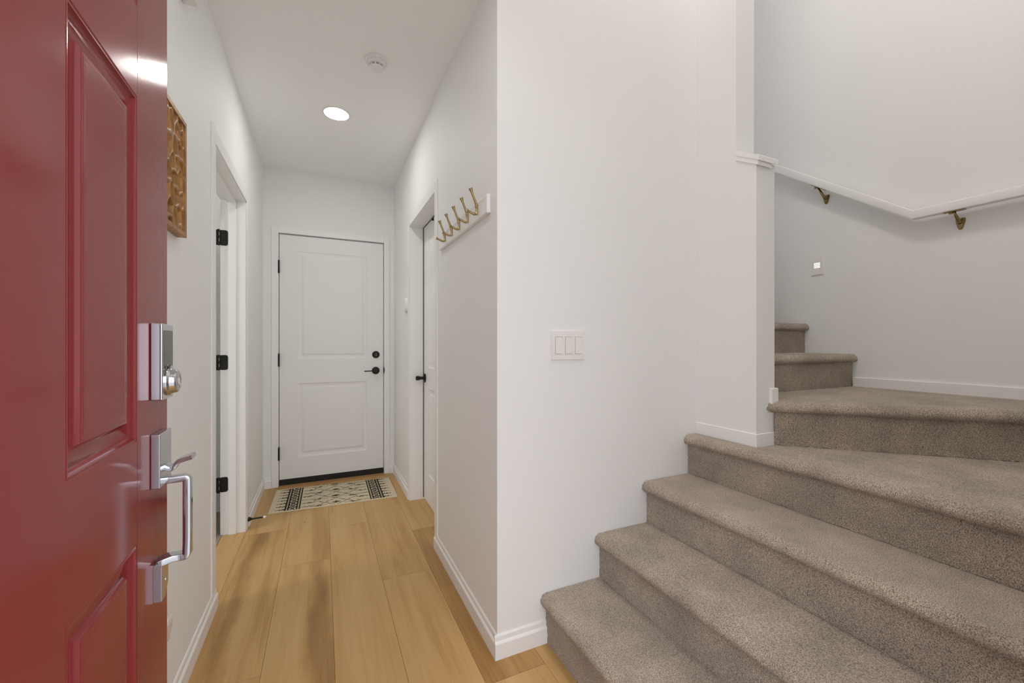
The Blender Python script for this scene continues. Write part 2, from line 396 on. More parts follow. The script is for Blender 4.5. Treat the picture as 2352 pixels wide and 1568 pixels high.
# ------------------------------------------------------------------ front door (red)
AL = R(-1.75); DV = Vector((math.sin(AL), math.cos(AL), 0)); NV = Vector((math.cos(AL), -math.sin(AL), 0)); DD = .25; S0 = .126
fd = empty('door_1', DV*S0 - NV*DD, -AL)
tag(fd, 'glossy red panelled front door standing open, with chrome lock and pull handle', 'door', None, 'structure')
W, H0, H1 = .914, .012, 2.035
L_ = lambda u, v, h: (h, u, v)       # local: x outward, y along the door, z up
q = lambda s: s - S0
cols = [(q(.286), q(.511)), (q(.655), q(.879))]
rows_ = [(.20, .830), (.998, 1.566), (1.714, 1.90)]
pan = [(c[0], c[1], r[0], r[1]) for c in cols for r in rows_]
PROF = [(0, 0), (.002, -.0012), (.004, -.0002), (.0060, -.0004), (.0066, -.0014), (.0076, -.0032), (.0092, -.0053), (.0120, -.0074), (.0165, -.0089), (.0220, -.0095), (.0290, -.0095), (.0325, -.0088),
        (.0350, -.0071), (.0366, -.0046), (.0374, -.0026), (.0380, -.0016), (.0405, -.0013), (.0410, -.0008), (.0440, -.0007), (.0445, -.0003), (.0475, -.0003), (.0485, -.0001), (.0495, -.0001), (.0540, -.0001), (.0600, -.0001)]
b = slab(NB(), 0, W, H0, H1, .044, pan, PROF, L_, both=True)
obj('leaf', b, M['red'], fd, world=False, smooth=28, wn=True)
b = NB()   # hairline joint between the stile and the rest
box(b, -.001, .00012, q(.8795), q(.8803), H0, .998); box(b, -.001, .00012, q(.8795), q(.8803), 1.566, H1)
obj('stile_joint', b, mat('dark_red_joint', (.06, .008, .008), .5), fd, world=False)
# hinge side knuckles
for z in (.25, 1.02, 1.78):
    b = NB(); lathe(b, [(.006, z), (.006, z+.1)], Matrix.Translation((-.05, -.004, 0)), 12); obj('hinge', b, M['steel'], fd, world=False)
# keypad deadbolt
k0, k1, kz0, kz1, kt = q(.940), q(1.007), 1.0575, 1.196, .0176
b = NB(); box(b, 0, kt, k0, k1, kz0, kz1, .0022, 3); kp = obj('keypad_lock', b, M['chrome'], fd, world=False, smooth=40, wn=True)
b = NB(); cyc = q(.9745)
pts = [(k0+.006, 1.184), (k1-.006, 1.184), (k1-.006, 1.111), (cyc+.0165, 1.1115), (cyc+.010, 1.1195), (cyc, 1.1225), (cyc-.010, 1.1195), (cyc-.0165, 1.1115), (k0+.006, 1.104)]
prism(b, pts[::-1], kt-.001, kt+.0006, lambda u, v, k: (k, u, v)); obj('touch_screen', b, M['screen'], kp, world=False)
b = NB(); Ma = axis((kt, cyc, 1.0895), (1, 0, 0))
lathe(b, [(.0262, -.001), (.0266, .002), (.0258, .0038), (.0242, .0048), (.0232, .0066), (.0212, .0132), (.0200, .0150), (.0180, .0160), (.0125, .0163), (.0120, .0156)], Ma, 40)
prism(b, [(cyc-.013, 1.112), (cyc-.007, 1.1175), (cyc, 1.1195), (cyc+.007, 1.1175), (cyc+.013, 1.112)][::-1], kt-.0005, kt+.005, lambda u, v, k: (k, u, v))
obj('lock_cylinder', b, M['chrome'], kp, world=False, smooth=35)
b = NB(); lathe(b, [(.009, 0), (.009, .0006)], axis((kt+.0156, cyc, 1.0895), (1, 0, 0)), 24); box(b, kt+.0160, kt+.0166, cyc-.0008, cyc+.0008, 1.084, 1.095)
obj('keyway', b, M['steel'], kp, world=False)
# handle set
h0, h1, ht = q(.942), q(1.011), .0138
b = NB(); box(b, 0, ht, h0, h1, .899, .9965, .0015, 3); hs = obj('handle_plate', b, M['chrome'], fd, world=False, smooth=40, wn=True)
hc = q(.9765)
path = bez([(ht-.002, hc, .9315), (ht+.006, hc, .9275), (ht+.012, hc, .9285), (.034, hc, .9385), (.046, hc, .9430), (.0555, hc, .9455)], 6)
sec = []
for i, p in enumerate(path):
    f = i/(len(path)-1); w = .022 + .009*f; th = .0095 if f < .45 else .0080
    sec.append(rrect(w, th, .0014, 2))
b = sweep(NB(), path, sec, (0, 1, 0)); obj('thumb_latch', b, M['chrome'], hs, world=False, smooth=45)
path = [(ht-.003, hc, .9055), (.024, hc, .9055)] + bez([(.0415, hc, .9055), (.0450, hc, .9045), (.0462, hc, .900)], 3) + [(.0462, hc, .84), (.0462, hc, .79)] + \
       bez([(.0462, hc, .764), (.0450, hc, .7595), (.0415, hc, .7585)], 3) + [(.026, hc, .7585), (.014, hc, .757), (.006, hc, .755)]
sec = []
for i, p in enumerate(path):
    z = Vector(p).z; x = Vector(p).x
    w = .0185 if (x < .03 and z > .85) else (.030 if (x < .016 and z < .8) else (.021 if z < .78 else .0165))
    sec.append(rrect(w,   .0125, .0016, 3))
b = sweep(NB(), path, sec, (0, 1, 0)); obj('pull_grip', b, M['chrome'], hs, world=False, smooth=40)
b = NB(); c0, c1 = q(.961), q(1.001)
prism(b, [(c0, .755), (c0, .6855), (c0+.022, .6855), (c1, .708), (c1, .755)], 0, .0118, lambda u, v, k: (k, u, v))
bmesh.ops.bevel(b, geom=b.edges[:], offset=.0014, segments=2, affect='EDGES'); lp = obj('lower_plate', b, M['chrome'], fd, world=False, smooth=40, wn=True)
b = NB(); lathe(b, [(.0032, .0), (.0032, .0008), (.0022, .0014)], axis((.0116, q(.984), .7165), (1, 0, 0)), 16); obj('screw', b, M['steel'], lp, world=False)
b = NB(); box(b, -.034, -.010, W-.0005, W+.0012, .86, .985, .0005); box(b, -.034, -.010, W-.0005, W+.0012, 1.04, 1.14, .0005); obj('latch_plate', b, M['steel'], fd, world=False)

# ------------------------------------------------------------------ door at the end of the hall
ed = empty('door_2', (.09, YB, 0)); tag(ed, 'closed white two panel door at the end of the hall with black lever', 'door', None, 'structure')
WP = [(0, 0), (.004, -.0028), (.012, -.0055), (.021, -.0075), (.030, -.0075), (.034, -.0060), (.044, -.0022), (.047, -.0018), (.050, -.0018), (.056, -.0018)]
f_ = lambda u, v, h: (u, YB+.004-h, v)
b = slab(NB(), -.3165, .4925, .056, 2.045, .040, [(-.186, .358, .225, .832), (-.186, .358, 1.032, 1.92)], WP, f_)
obj('leaf', b, M['door'], ed, smooth=25, wn=True)
b = NB(); box(b, -.3165, .4925, YB+.001, YB+.042, .009, .0555, .002); obj('door_sweep', b, M['rubber'], ed)
for i, z in enumerate((1.732, .979, .222)):
    b = NB(); lathe(b, [(.0062, z), (.0062, z+.1)], Matrix.Translation((-.319, YB-.0155, 0)), 12)
    lathe(b, [(.004, z-.004), (.0075, z-.003), (.0075, z)], Matrix.Translation((-.319, YB-.0155, 0)), 12); box(b, -.3205, -.3175, YB-.012, YB+.03, z, z+.1)
    obj('hinge', b, M['black'], ed)
b = NB(); lathe(b, [(.0315, 0), (.0315, .005), (.029, .010), (.022, .012), (.0215, .020), (.019, .022)], axis((.429, YB+.004, 1.062), (0, -1, 0)), 32)
db = obj('deadbolt', b, M['black'], ed, smooth=35)
b = NB(); box(b, .4275, .4305, YB-.0195, YB-.0178, 1.054, 1.07); obj('keyway', b, M['grey_plastic'], db)
b = NB(); lathe(b, [(.033, 0), (.033, .004), (.030, .010), (.014, .013), (.0125, .038), (.0135, .048), (.0135, .056)], axis((.428, YB+.004, .921), (0, -1, 0)), 32)
lv = obj('lever_rose', b, M['black'], ed, smooth=35)
b = NB(); sweep(b, [(.434, YB-.045, .9215), (.40, YB-.047, .9215), (.36, YB-.047, .9205), (.328, YB-.045, .9195)], [rrect(.011, .009, .003, 3)], (0, 1, 0)); obj('lever', b, M['black'], lv, smooth=40)
b = NB(); prism(b, [(.889, .4935), (.957, .4935), (.945, .500), (.923, .5025), (.901, .500)], YB-.0135, YB+.004, lambda u, v, k: (v, k, u)); obj('strike_plate', b, M['black'], ed)

# ------------------------------------------------------------------ open door on the left (into the carpeted room)
ld = empty('door_3', (-.58, 2.99, 0)); tag(ld, 'white door swung open into the room behind the left doorway, on black hinges', 'door', None, 'structure')
f_ = lambda u, v, h: (u, 2.946-h, v)
b = slab(NB(), -1.385, -.580, .012, 2.028, .035, [(-1.265, -.70, .22, .83), (-1.265, -.70, 1.03, 1.90)], WP, f_); obj('leaf', b, M['door'], ld, smooth=25, wn=True)
for i, (z0, z1) in enumerate(((1.752, 1.845), (1.000, 1.090), (.262, .352))):
    b = NB(); prism(b, [(u-.5425, v+(z0+z1)/2) for u, v in rrect(.043, z1-z0, .012, 4)], 2.9825, 2.9855, lambda u, v, k: (u, k, v))
    lathe(b, [(.0062, z0-.002), (.0062, z1+.002)], Matrix.Translation((-.5665, 2.978, 0)), 12)
    prism(b, [(u, v) for u, v in ((-.566, z0), (-.60, z0), (-.60, z1), (-.566, z1))], 2.9805, 2.983, lambda u, v, k: (u, k, v))
    h = obj('hinge', b, M['black'], ld)
    b = NB()
    for dz in (.22, .62): box(b, -.5635, -.5615, 2.9715, 2.9722, z0+(z1-z0)*dz, z0+(z1-z0)*(dz+.2))
    obj('hinge_pin', b, M['steel'], h)
b = NB(); lathe(b, [(.03, 0), (.028, .008), (.011, .012), (.011, .035), (.026, .045), (.027, .058), (.015, .066)], axis((-1.32, 2.946, .92), (0, -1, 0)), 24); obj('knob', b, M['black'], ld, smooth=40)

# ------------------------------------------------------------------ narrow door on the right
cd = empty('door_4', (.69, 3.06, 0)); tag(cd, 'closed white panelled door with black knob recessed in the right hall wall', 'door', None, 'structure')
f_ = lambda u, v, h: (.690-h, u, v)
b = slab(NB(), 2.318, 3.0575, .010, 2.0165, .035, [(2.436, 2.935, .215, .835), (2.436, 2.935, .985, 1.915)], WP, f_); obj('leaf', b, M['door'], cd, smooth=25, wn=True)
b = NB(); lathe(b, [(.033, 0), (.032, .006), (.026, .010), (.012, .013), (.0105, .026), (.0115, .036), (.0160, .046), (.0165, .064), (.012, .068)], axis((.690, 3.028, .905), (-1, 0, 0)), 28); obj('knob', b, M['black'], cd, smooth=40)
b = NB(); box(b, .683, .690, 3.0605, 3.0658, .012, 2.0235); box(b, .683, .690, 2.316, 3.0658, 2.0195, 2.0234); obj('edge_shade', b, mat('edge_shade_grey', (.13, .125, .11), .8), cd)  # dark strips paint the shade line along the leaf's side and top
b = NB(); box(b, .680, .690, 2.772, 2.780, 2.000, 2.018, .0015); obj('catch', b, M['black'], cd)

# ------------------------------------------------------------------ staircase
st = empty('staircase', (RX[0], .75, 0)); tag(st, 'carpeted winder staircase with speckled beige brown pile and rounded nosings', 'stairs')
NOSE = [(-.004, .0), (.000, -.0002), (.0045, -.0012), (.0105, -.0040), (.0165, -.0090), (.0215, -.0155), (.0245, -.0225), (.0250, -.0290), (.0235, -.0350), (.0185, -.0405), (.010, -.0440), (.001, -.0455)]
def fuzz_grid(rows, amp, fix=()):
    """rows: array (n,m,3) -> bmesh of a grid with a little pile unevenness"""
    n, m, _ = rows.shape; P = rows.copy()
    d = rng.normal(0, amp, (n, m, 3)); lo = rng.normal(0, amp*.9, (n//6+2, m//6+2, 3))
    lo = np.repeat(np.repeat(lo, 6, 0), 6, 1)[:n, :m]
    d += lo*.5
    for i in fix: d[i] = 0
    P += d
    bm = NB(); vs = [[bm.verts.new(P[i, j]) for j in range(m)] for i in range(n)]
    for i in range(n-1):
        for j in range(m-1): bm.faces.new((vs[i][j], vs[i][j+1], vs[i+1][j+1], vs[i+1][j]))
    return bm, vs
def tread(a, c, z, poly, n_out, drop=0.0):
    """a->c: riser line (2D), n_out: outward 2D unit vector; poly: rest of the tread top behind the nosing (2D points from c back to a)"""
    a, c, n_out = np.array(a), np.array(c), np.array(n_out); Ln = np.linalg.norm(c-a); m = max(8, int(Ln/.005))
    prof = [NOSE[0]]
    for p0, p1 in zip(NOSE, NOSE[1:]):
        k = max(1, int(math.hypot(p1[0]-p0[0], p1[1]-p0[1])/.004))
        for i in range(1, k+1): prof.append((p0[0]+(p1[0]-p0[0])*i/k, p0[1]+(p1[1]-p0[1])*i/k))
    rows = np.zeros((len(prof), m+1, 3))
    for i, (o, dz) in enumerate(prof):
        for j in range(m+1):
            p = a+(c-a)*j/m + n_out*o
            rows[i, j] = (p[0], p[1], z+dz)
    bm, vs = fuzz_grid(rows, .0009, fix=(0,))
    edge = vs[0]
    top = [bm.verts.new((x, y, z)) for x, y in poly]
    f = bm.faces.new(edge + top)
    # back side of the board, so that the tread is solid
    bot = [bm.verts.new((v.co.x, v.co.y, z-.040)) for v in (edge[0], edge[-1])] + [bm.verts.new((x, y, z-.040)) for x, y in poly]
    bm.faces.new(bot[::-1])
    rim = [edge[-1]] + top + [edge[0]]; brim = [bot[1]] + bot[2:] + [bot[0]]
    for i in range(len(rim)-1): bm.faces.new((rim[i], rim[i+1], brim[i+1], brim[i]))
    bmesh.ops.triangulate(bm, faces=[f])
    return bm
def riser(a, c, z0, z1, n_out):
    a, c, n_out = np.array(a), np.array(c), np.array(n_out); Ln = np.linalg.norm(c-a); m = max(8, int(Ln/.007)); n = int((z1-z0)/.007)
    rows = np.zeros((n+1, m+1, 3))
    for i in range(n+1):
        for j in range(m+1):
            p = a+(c-a)*j/m; rows[i, j] = (p[0], p[1], z0+(z1-z0)*i/n)
    bm, vs = fuzz_grid(rows, .0008)
    bk = np.array(n_out)*-.02
    quad = [bm.verts.new((p[0]+bk[0], p[1]+bk[1], zz)) for p, zz in ((a, z0), (c, z0), (c, z1), (a, z1))]
    bm.faces.new(quad)
    return bm
g = .002
def carpet(name, bm):
    o = obj(name, bm, M['carpet'], st, smooth=60); return o
FW = FY+g
# lower flight: risers run along y, nosings face -x
for i in range(3):
    x0, x1 = RX[i], RX[i+1]
    carpet('riser', riser((x0, YA-g), (x0, FW), ZS[i]+.001, ZS[i+1]-.040, (-1, 0)))
    carpet('tread', tread((x0, YA-g), (x0, FW), ZS[i+1], [(x1+.012, FW), (x1+.012, YA-g)], (-1, 0)))
# first winder
dl = np.array((XS-g-XP1, FW-YP)); dl = dl/np.linalg.norm(dl); dn = np.array((dl[1], -dl[0]))
if dn[0] > 0: dn = -dn
A5 = np.array((XP1-.008, YP-.0055)); C5 = np.array((XS-g, FW+.02))
carpet('riser', riser((RX[3], YA-g), (RX[3], FW), ZS[3]+.001, ZS[4]-.040, (-1, 0)))
carpet('tread', tread((RX[3], YA-g), (RX[3], FW), ZS[4], [(XS-g, FW), (XS-g, FW+.05), (A5[0]+.03, A5[1]+.005), (XP0, YP-.005), (XP0-.005, YP-.005), (XP0-.005, YA-g)], (-1, 0)))
# second winder, diagonal
dl = (C5-A5)/np.linalg.norm(C5-A5); dn = np.array((dl[1], -dl[0])); dn = dn if dn[0] < 0 else -dn
carpet('riser', riser(A5, C5, ZS[4]+.001, ZS[5]-.040, dn))
A5n = A5 - dl*.036
carpet('tread', tread(A5n, C5, ZS[5], [(XS-g, 1.315), (XP1+.001, 1.315), (XP1+.001, YP-.012)], dn))
# upper flight: risers run along x, nosings face -y
UY = [1.300, 1.552, 1.804, 2.056, 2.308]
for i, y in enumerate(UY):
    z0, z1 = ZS[5+i], ZS[6+i]
    carpet('riser', riser((XP1+g, y), (XS-g, y), z0+.001, z1-.040, (0, -1)))
    carpet('tread', tread((XP1+g, y), (XS-g, y), z1, [(XS-g, y+.264), (XP1+g, y+.264)], (0, -1)))

# handrail along the outer wall
hr = empty('handrail', (XS, 1.03, 1.80)); tag(hr, 'white wooden handrail bent above the landing on two brass brackets', 'handrail')
rx = 2.678; sl_ = (2.119-1.78)/(1.489-1.024)
secr = rrect(.036, .042, .003, 3)
def rail_pt(y): return (rx, y, 1.80 + (max(0, y-1.02))*sl_)
path = [(rx, .12, 1.802), (rx, .60, 1.802), (rx, 1.018, 1.800)] + [rail_pt(y) for y in (1.4, 1.7, 2.2, 2.6)]
b = NB(); P = [Vector(p) for p in path]; rings = []
for p in P:
    rings.append([b.verts.new(p + Vector((a, 0, c*(1.0 if p.y < 1.01 else (1.06 if p.y < 1.03 else 1.22))))) for a, c in secr])
n = len(secr)
for A_, B_ in zip(rings, rings[1:]):
    for i in range(n): b.faces.new((A_[i], A_[(i+1) % n], B_[(i+1) % n], B_[i]))
b.faces.new(rings[0][::-1]); b.faces.new(rings[-1])
obj('rail', b, M['trim'], hr, smooth=30)
def bracket(yc, zc, yr, tilt):
    zr = rail_pt(yr)[2]-.021*(1.22 if tilt else 1)
    b = NB(); shield = [(-.017, .024), (-.012, .027), (.012, .027), (.017, .024), (.0165, .010), (.009, -.020), (.004, -.027), (-.004, -.027), (-.009, -.020), (-.0165, .010)]
    prism(b, [(yc+u, zc+v) for u, v in shield], XS-.007, XS-.0002, lambda u, v, k: (k, u, v))
    bmesh.ops.bevel(b, geom=[e for e in b.edges if all(abs(v.co.x-(XS-.007)) < 1e-5 for v in e.verts)], offset=.004, segments=2, affect='EDGES')
    br = obj('bracket', b, M['antique'], hr, smooth=40)
    path = bez([(XS-.005, yc, zc+.006), (XS-.022, yc, zc+.012), (XS-.040, yc+(yr-yc)*.5, zc+(zr-zc)*.6), (rx, yr, zr-.004)], 6)
    b = sweep(NB(), path, [circ(.0095-.004*(i/(len(path)-1))**.5, 12) for i in range(len(path))], (0, .6, .8)); obj('arm', b, M['antique'], br, smooth=50)
    b = NB(); s = sl_ if tilt else 0
    prism(b, [(-.036, -.002), (.036, -.002), (.036, .002), (-.036, .002)], rx-.010, rx+.010, lambda u, v, k: (k, yr+u, zr-.002+s*u+v)); 
    lathe(b, [(.008, -.010), (.009, -.003), (.006, -.001)], axis((rx, yr+.012, zr-.002+s*.012), (0, 0, 1)), 14); obj('saddle', b, M['antique'], br)
bracket(1.432, 2.016, 1.452, True)
bracket(.866, 1.722, .872, False)

# ------------------------------------------------------------------ things on the walls and ceiling
# coat hook rail
ch = empty('coat_hook_rail', (XR, 1.80, 1.70)); tag(ch, 'white wall rail with five brass double coat hooks', 'coat rack')
b = NB(); box(b, XR-.0165, XR-.0002, 1.459, 2.175, 1.660, 1.732, .003); obj('board', b, M['trim'], ch)
def hook_bm():
    xb = -.0165; bm = NB()
    box(bm, xb-.007, xb, -.0065, .0065, -.021, .021, .003, 2)
    def prong(pts, r0, r1, rt):
        path = bez(pts, 6); N_ = len(path); sec = []
        for i in range(N_):
            f = i/(N_-1); r = r0+(r1-r0)*f
            if f > .78: r = r1+(rt-r1)*((f-.78)/.22)**1.3
            sec.append(circ(r, 12))
        sweep(bm, path, sec, (0, 1, 0))
    prong([(xb-.004, 0, .006), (xb-.008, 0, .026), (xb-.018, 0, .050), (xb-.0305, 0, .081)], .0058, .0042, .0088)
    prong([(xb-.004, 0, -.012), (xb-.012, 0, -.0200), (xb-.028, 0, -.0150), (xb-.0465, 0, -.0085)], .0058, .0040, .0078)
    return bm
h0_ = None
for i in range(5):
    y = 1.562 + .120*i
    if h0_ is None:
        bm = hook_bm(); bm.transform(Matrix.Translation((0, y-1.80, .7-.7))); h0_ = obj('hook', bm, M['gold'], ch, world=False, smooth=40)
    else:
        o = h0_.copy(); link(o); o.parent = ch; o.location = (0, .120*i, 0)

# recessed ceiling light
dl_ = empty('downlight', (.078, 2.731, ZC)); tag(dl_, 'round recessed ceiling light glowing white in the hall', 'ceiling light')
b = NB(); T = Matrix.Translation((.078, 2.731, ZC)) @ Matrix.Rotation(math.pi, 4, 'X')
lathe(b, [(.080, -.001), (.080, .0015), (.077, .0028), (.0705, .0045), (.070, .003)], T, 40); obj('trim_ring', b, M['white_plastic'], dl_, smooth=35)
b = NB(); lathe(b, [(.069, .0035), (.069, .0048), (.050, .0056)], T, 40); obj('lens', b, M['lamp'], dl_)
# smoke detector
sd = empty('smoke_detector', (.245, 2.135, ZC)); tag(sd, 'round white smoke detector on the hall ceiling', 'smoke detector')
T = Matrix.Translation((.245, 2.135, ZC)) @ Matrix.Rotation(math.pi, 4, 'X') @ Matrix.Diagonal((.86, .86, .95, 1))
b = NB(); lathe(b, [(.058, -.001), (.062, .003), (.062, .012), (.058, .016)], T, 40); obj('base', b, M['white_plastic'], sd, smooth=35)
b = NB(); lathe(b, [(.052, .014), (.052, .026), (.048, .030), (.040, .031)], T, 40); hb = obj('housing', b, M['white_plastic'], sd, smooth=35)
b = NB(); lathe(b, [(.036, .030), (.036, .040)], T, 32); obj('vent_core', b, M['grey_plastic'], sd)
b = NB()
for k in range(10):
    a = 2*math.pi*k/10; Mx = T @ Matrix.Rotation(a, 4, 'Z'); c = bmesh.ops.create_cube(b, size=1, matrix=Mx @ Matrix.Translation((.0375, 0, .0355)) @ Matrix.Diagonal((.006, .0075, .010, 1)))
obj('vent_rib', b, M['white_plastic'], sd)
b = NB(); lathe(b, [(.041, .040), (.041, .043), (.036, .048), (.018, .0505)], T, 40); obj('cap', b, M['white_plastic'], sd, smooth=35)
# triple light switch
def switch_plate(name, label, gang, origin, right, nrm, w, h, rw, rh, xs, cat='light switch'):
    o = empty(name, origin); tag(o, label, cat); rt, nv, up = Vector(right), Vector(nrm), Vector((0, 0, 1)); oc = Vector(origin)
    f = lambda u, v, k: oc + rt*u + up*v + nv*k
    b = NB(); pts = rrect(w, h, .004, 3); prism(b, pts, .0003, .0055, f)
    bmesh.ops.bevel(b, geom=[e for e in b.edges if all(abs((v.co-oc).dot(nv)-.0055) < 1e-5 for v in e.verts)], offset=.0018, segments=2, affect='EDGES')
    obj('plate', b, M['white_plastic'], o, smooth=40)
    b = NB()
    for x in xs: prism(b, [(x-rw/2-.0012, -rh/2-.0012), (x+rw/2+.0012, -rh/2-.0012), (x+rw/2+.0012, rh/2+.0012), (x-rw/2-.0012, rh/2+.0012)], .0050, .0057, f)
    obj('rocker_surround', b, M['grey_plastic'], o)
    for i, x in enumerate(xs):
        b = NB(); s = 1 if i % 2 == 0 else -1
        P = [(x-rw/2, -rh/2), (x+rw/2, -rh/2), (x+rw/2, 0), (x+rw/2, rh/2), (x-rw/2, rh/2), (x-rw/2, 0)]
        hh = [.0073+s*.0009, .0073+s*.0009, .0074, .0073-s*.0009, .0073-s*.0009, .0074]
        A_ = [b.verts.new(f(u, v, .0052)) for u, v in P]; B_ = [b.verts.new(f(u, v, k)) for (u, v), k in zip(P, hh)]
        for k in range(6): b.faces.new((A_[k], A_[(k+1) % 6], B_[(k+1) % 6], B_[k]))
        b.faces.new(A_[::-1]); b.faces.new((B_[0], B_[1], B_[2], B_[5])); b.faces.new((B_[5], B_[2], B_[3], B_[4]))
        obj('rocker', b, M['white_plastic'], o)
    return o
switch_plate('light_switch', 'white triple rocker switch on the broad wall beside the stairs', 3, (.8925, YA, 1.1525), (1, 0, 0), (0, -1, 0), .158, .115, .031, .066, (-.046, 0, .046))
switch_plate('light_switch', 'single white switch on the right hall wall below the rounded thermostat', 1, (XR, 3.172, 1.130), (0, 1, 0), (-1, 0, 0), .075, .112, .030, .064, (0,))
# thermostat
th = empty('thermostat', (XR, 3.17, 1.45)); tag(th, 'rounded white thermostat on the right hall wall near the end door', 'thermostat')
b = NB(); prism(b, [(3.17+u, 1.452+v) for u, v in rrect(.105, .108, .036, 8)], XR-.004, XR-.0003, lambda u, v, k: (k, u, v)); obj('back_plate', b, M['grey_plastic'], th)
b = NB(); prism(b, [(3.17+u, 1.452+v) for u, v in rrect(.102, .105, .035, 8)], XR-.022, XR-.0035, lambda u, v, k: (k, u, v))
bmesh.ops.bevel(b, geom=[e for e in b.edges if all(abs(v.co.x-(XR-.022)) < 1e-5 for v in e.verts)], offset=.004, segments=3, affect='EDGES'); obj('cover', b, M['white_plastic'], th, smooth=40)
# step light
sp = empty('step_light', (XS, 1.481, 1.632)); tag(sp, 'white louvered step light glowing on the outer stair wall', 'wall light')
f = lambda u, v, k: (XS-k, 1.481-u, 1.632+v)
b = NB(); prism(b, rrect(.070, .114, .003, 3), .0003, .006, f); bmesh.ops.bevel(b, geom=[e for e in b.edges if all(abs(v.co.x-(XS-.006)) < 1e-5 for v in e.verts)], offset=.002, segments=2, affect='EDGES')
obj('plate', b, M['white_plastic'], sp, smooth=40)
for i, z in enumerate((.0125, .0040, -.0045, -.0130)):
    b = NB(); prism(b, [(-.0165, z-.0022), (.0165, z-.0022), (.0165, z+.0022), (-.0165, z+.0022)], .0055, .0066, f); obj('light_slot', b, M['slotlight'], sp)
    b = NB(); prism(b, [(-.018, z+.0022), (.018, z+.0022), (.018, z+.0036), (-.018, z+.0036)], .0055, .0095, f); obj('louver', b, M['white_plastic'], sp)
# plug-in night light behind the front door
nl = empty('night_light', (XL, 1.49, .34)); tag(nl, 'small beige plug-in night light low on the left wall behind the red door', 'night light')
b = NB(); prism(b, [(1.455+u, .345+v) for u, v in rrect(.075, .118, .004, 3)], XL+.0003, XL+.005, lambda u, v, k: (k, u, v)); obj('outlet_plate', b, M['white_plastic'], nl)
b = NB(); prism(b, [(1.476+u, .347+v) for u, v in rrect(.060, .068, .024, 8)], XL+.005, XL+.032, lambda u, v, k: (k, u, v))
bmesh.ops.bevel(b, geom=[e for e in b.edges if all(abs(v.co.x-(XL+.032)) < 1e-5 for v in e.verts)], offset=.008, segments=3, affect='EDGES'); obj('body', b, M['beige_plastic'], nl, smooth=45)
b = NB(); prism(b, [(1.476+u, .368+v) for u, v in rrect(.040, .016, .007, 5)], XL+.031, XL+.0335, lambda u, v, k: (k, u, v)); obj('lens', b, M['white_plastic'], nl)
# door chime box high on the left wall
b = NB(); box(b, XL+.0003, XL+.045, 1.545, 1.735, 2.312, 2.45, .006); box(b, XL+.006, XL+.0455, 1.55, 1.73, 2.318, 2.320)
cb = obj('chime_box', b, M['white_plastic'], loc=(XL, 1.64, 2.38), smooth=40); tag(cb, 'white box fixed high on the left wall close to the ceiling', 'box')
# door stop
ds = empty('door_stop', (XL+.012, 3.022, .060)); tag(ds, 'slim black door stop sticking out of the left baseboard', 'door stop')
b = NB(); lathe(b, [(.0135, -.004), (.0125, .004), (.0075, .014), (.0050, .020), (.0045, .078)], axis((XL+.012, 3.022, .060), (1, 0, 0)), 16); obj('rod', b, M['black'], ds, smooth=40)
b = NB(); lathe(b, [(.0062, .077), (.0066, .080), (.0066, .089), (.0052, .092)], axis((XL+.012, 3.022, .060), (1, 0, 0)), 16); obj('rubber_tip', b, M['white_plastic'], ds)

# carved wooden wall panel: relief as a height field
def carved_panel():
    y0, y1, z0, z1 = 1.300, 1.6675, 1.505, 1.877; ny, nz = 230, 232
    Y, Z = np.meshgrid(np.linspace(y0, y1, ny), np.linspace(z0, z1, nz), indexing='ij')
    Hh = np.full(Y.shape, .004)
    pr = np.random.default_rng(21); seeds = []
    for i in range(-1, 9):
        for j in range(-1, 9):
            seeds.append((y0+(i+.5*(j % 2))*.048+pr.uniform(-.013, .013), z0+j*.052+pr.uniform(-.015, .015), pr.uniform(.55, 1.0), pr.uniform(-.9, .9), pr.random()))
    d1 = np.full(Y.shape, 9.0); d2 = np.full(Y.shape, 9.0); idx = np.zeros(Y.shape, int)
    for k, (a, c, e, th_, _) in enumerate(seeds):
        u, v = Y-a, Z-c; p, q_ = u*math.cos(th_)+v*math.sin(th_), -u*math.sin(th_)+v*math.cos(th_)
        d = np.hypot(p, q_*e); m = d < d1
        d2 = np.where(m, d1, np.minimum(d2, d)); idx = np.where(m, k, idx); d1 = np.where(m, d, d1)
    w_ = d2-d1; kind = np.array([t[4] for t in seeds])[idx]
    rib = np.clip(1-(w_/.0155)**2.2, 0, 1)**.5*.0225
    dome = np.where(kind > .62, .013-.05*d1, np.where(kind > .3, .0065, .0015))
    Hh = np.maximum(np.maximum(rib, dome), .0012)
    fr = .013; edge = np.minimum(np.minimum(Y-y0, y1-Y), np.minimum(Z-z0, z1-Z))
    Hh = np.where(edge < fr, .0250, Hh); Hh = np.where((edge >= fr) & (edge < fr+.004), np.maximum(Hh, .010), Hh)
    bm = NB(); vs = [[bm.verts.new((XL+.0012+Hh[i, j], Y[i, j], Z[i, j])) for j in range(nz)] for i in range(ny)]
    for i in range(ny-1):
        for j in range(nz-1): bm.faces.new((vs[i][j], vs[i+1][j], vs[i+1][j+1], vs[i][j+1]))
    ring = [vs[i][0] for i in range(ny)] + [vs[-1][j] for j in range(1, nz)] + [vs[i][-1] for i in range(ny-2, -1, -1)] + [vs[0][j] for j in range(nz-2, 0, -1)]
    bk = [bm.verts.new((XL+.0005, v.co.y, v.co.z)) for v in ring]; n = len(ring)
    for i in range(n): bm.faces.new((ring[i], bk[i], bk[(i+1) % n], ring[(i+1) % n]))
    bm.faces.new(bk)
    return bm
cp = obj('carved_art_panel', carved_panel(), M['carved'], loc=(XL, 1.485, 1.69), smooth=40)
tag(cp, 'carved brown wooden relief panel hanging on the left wall beside the red door', 'wall art')

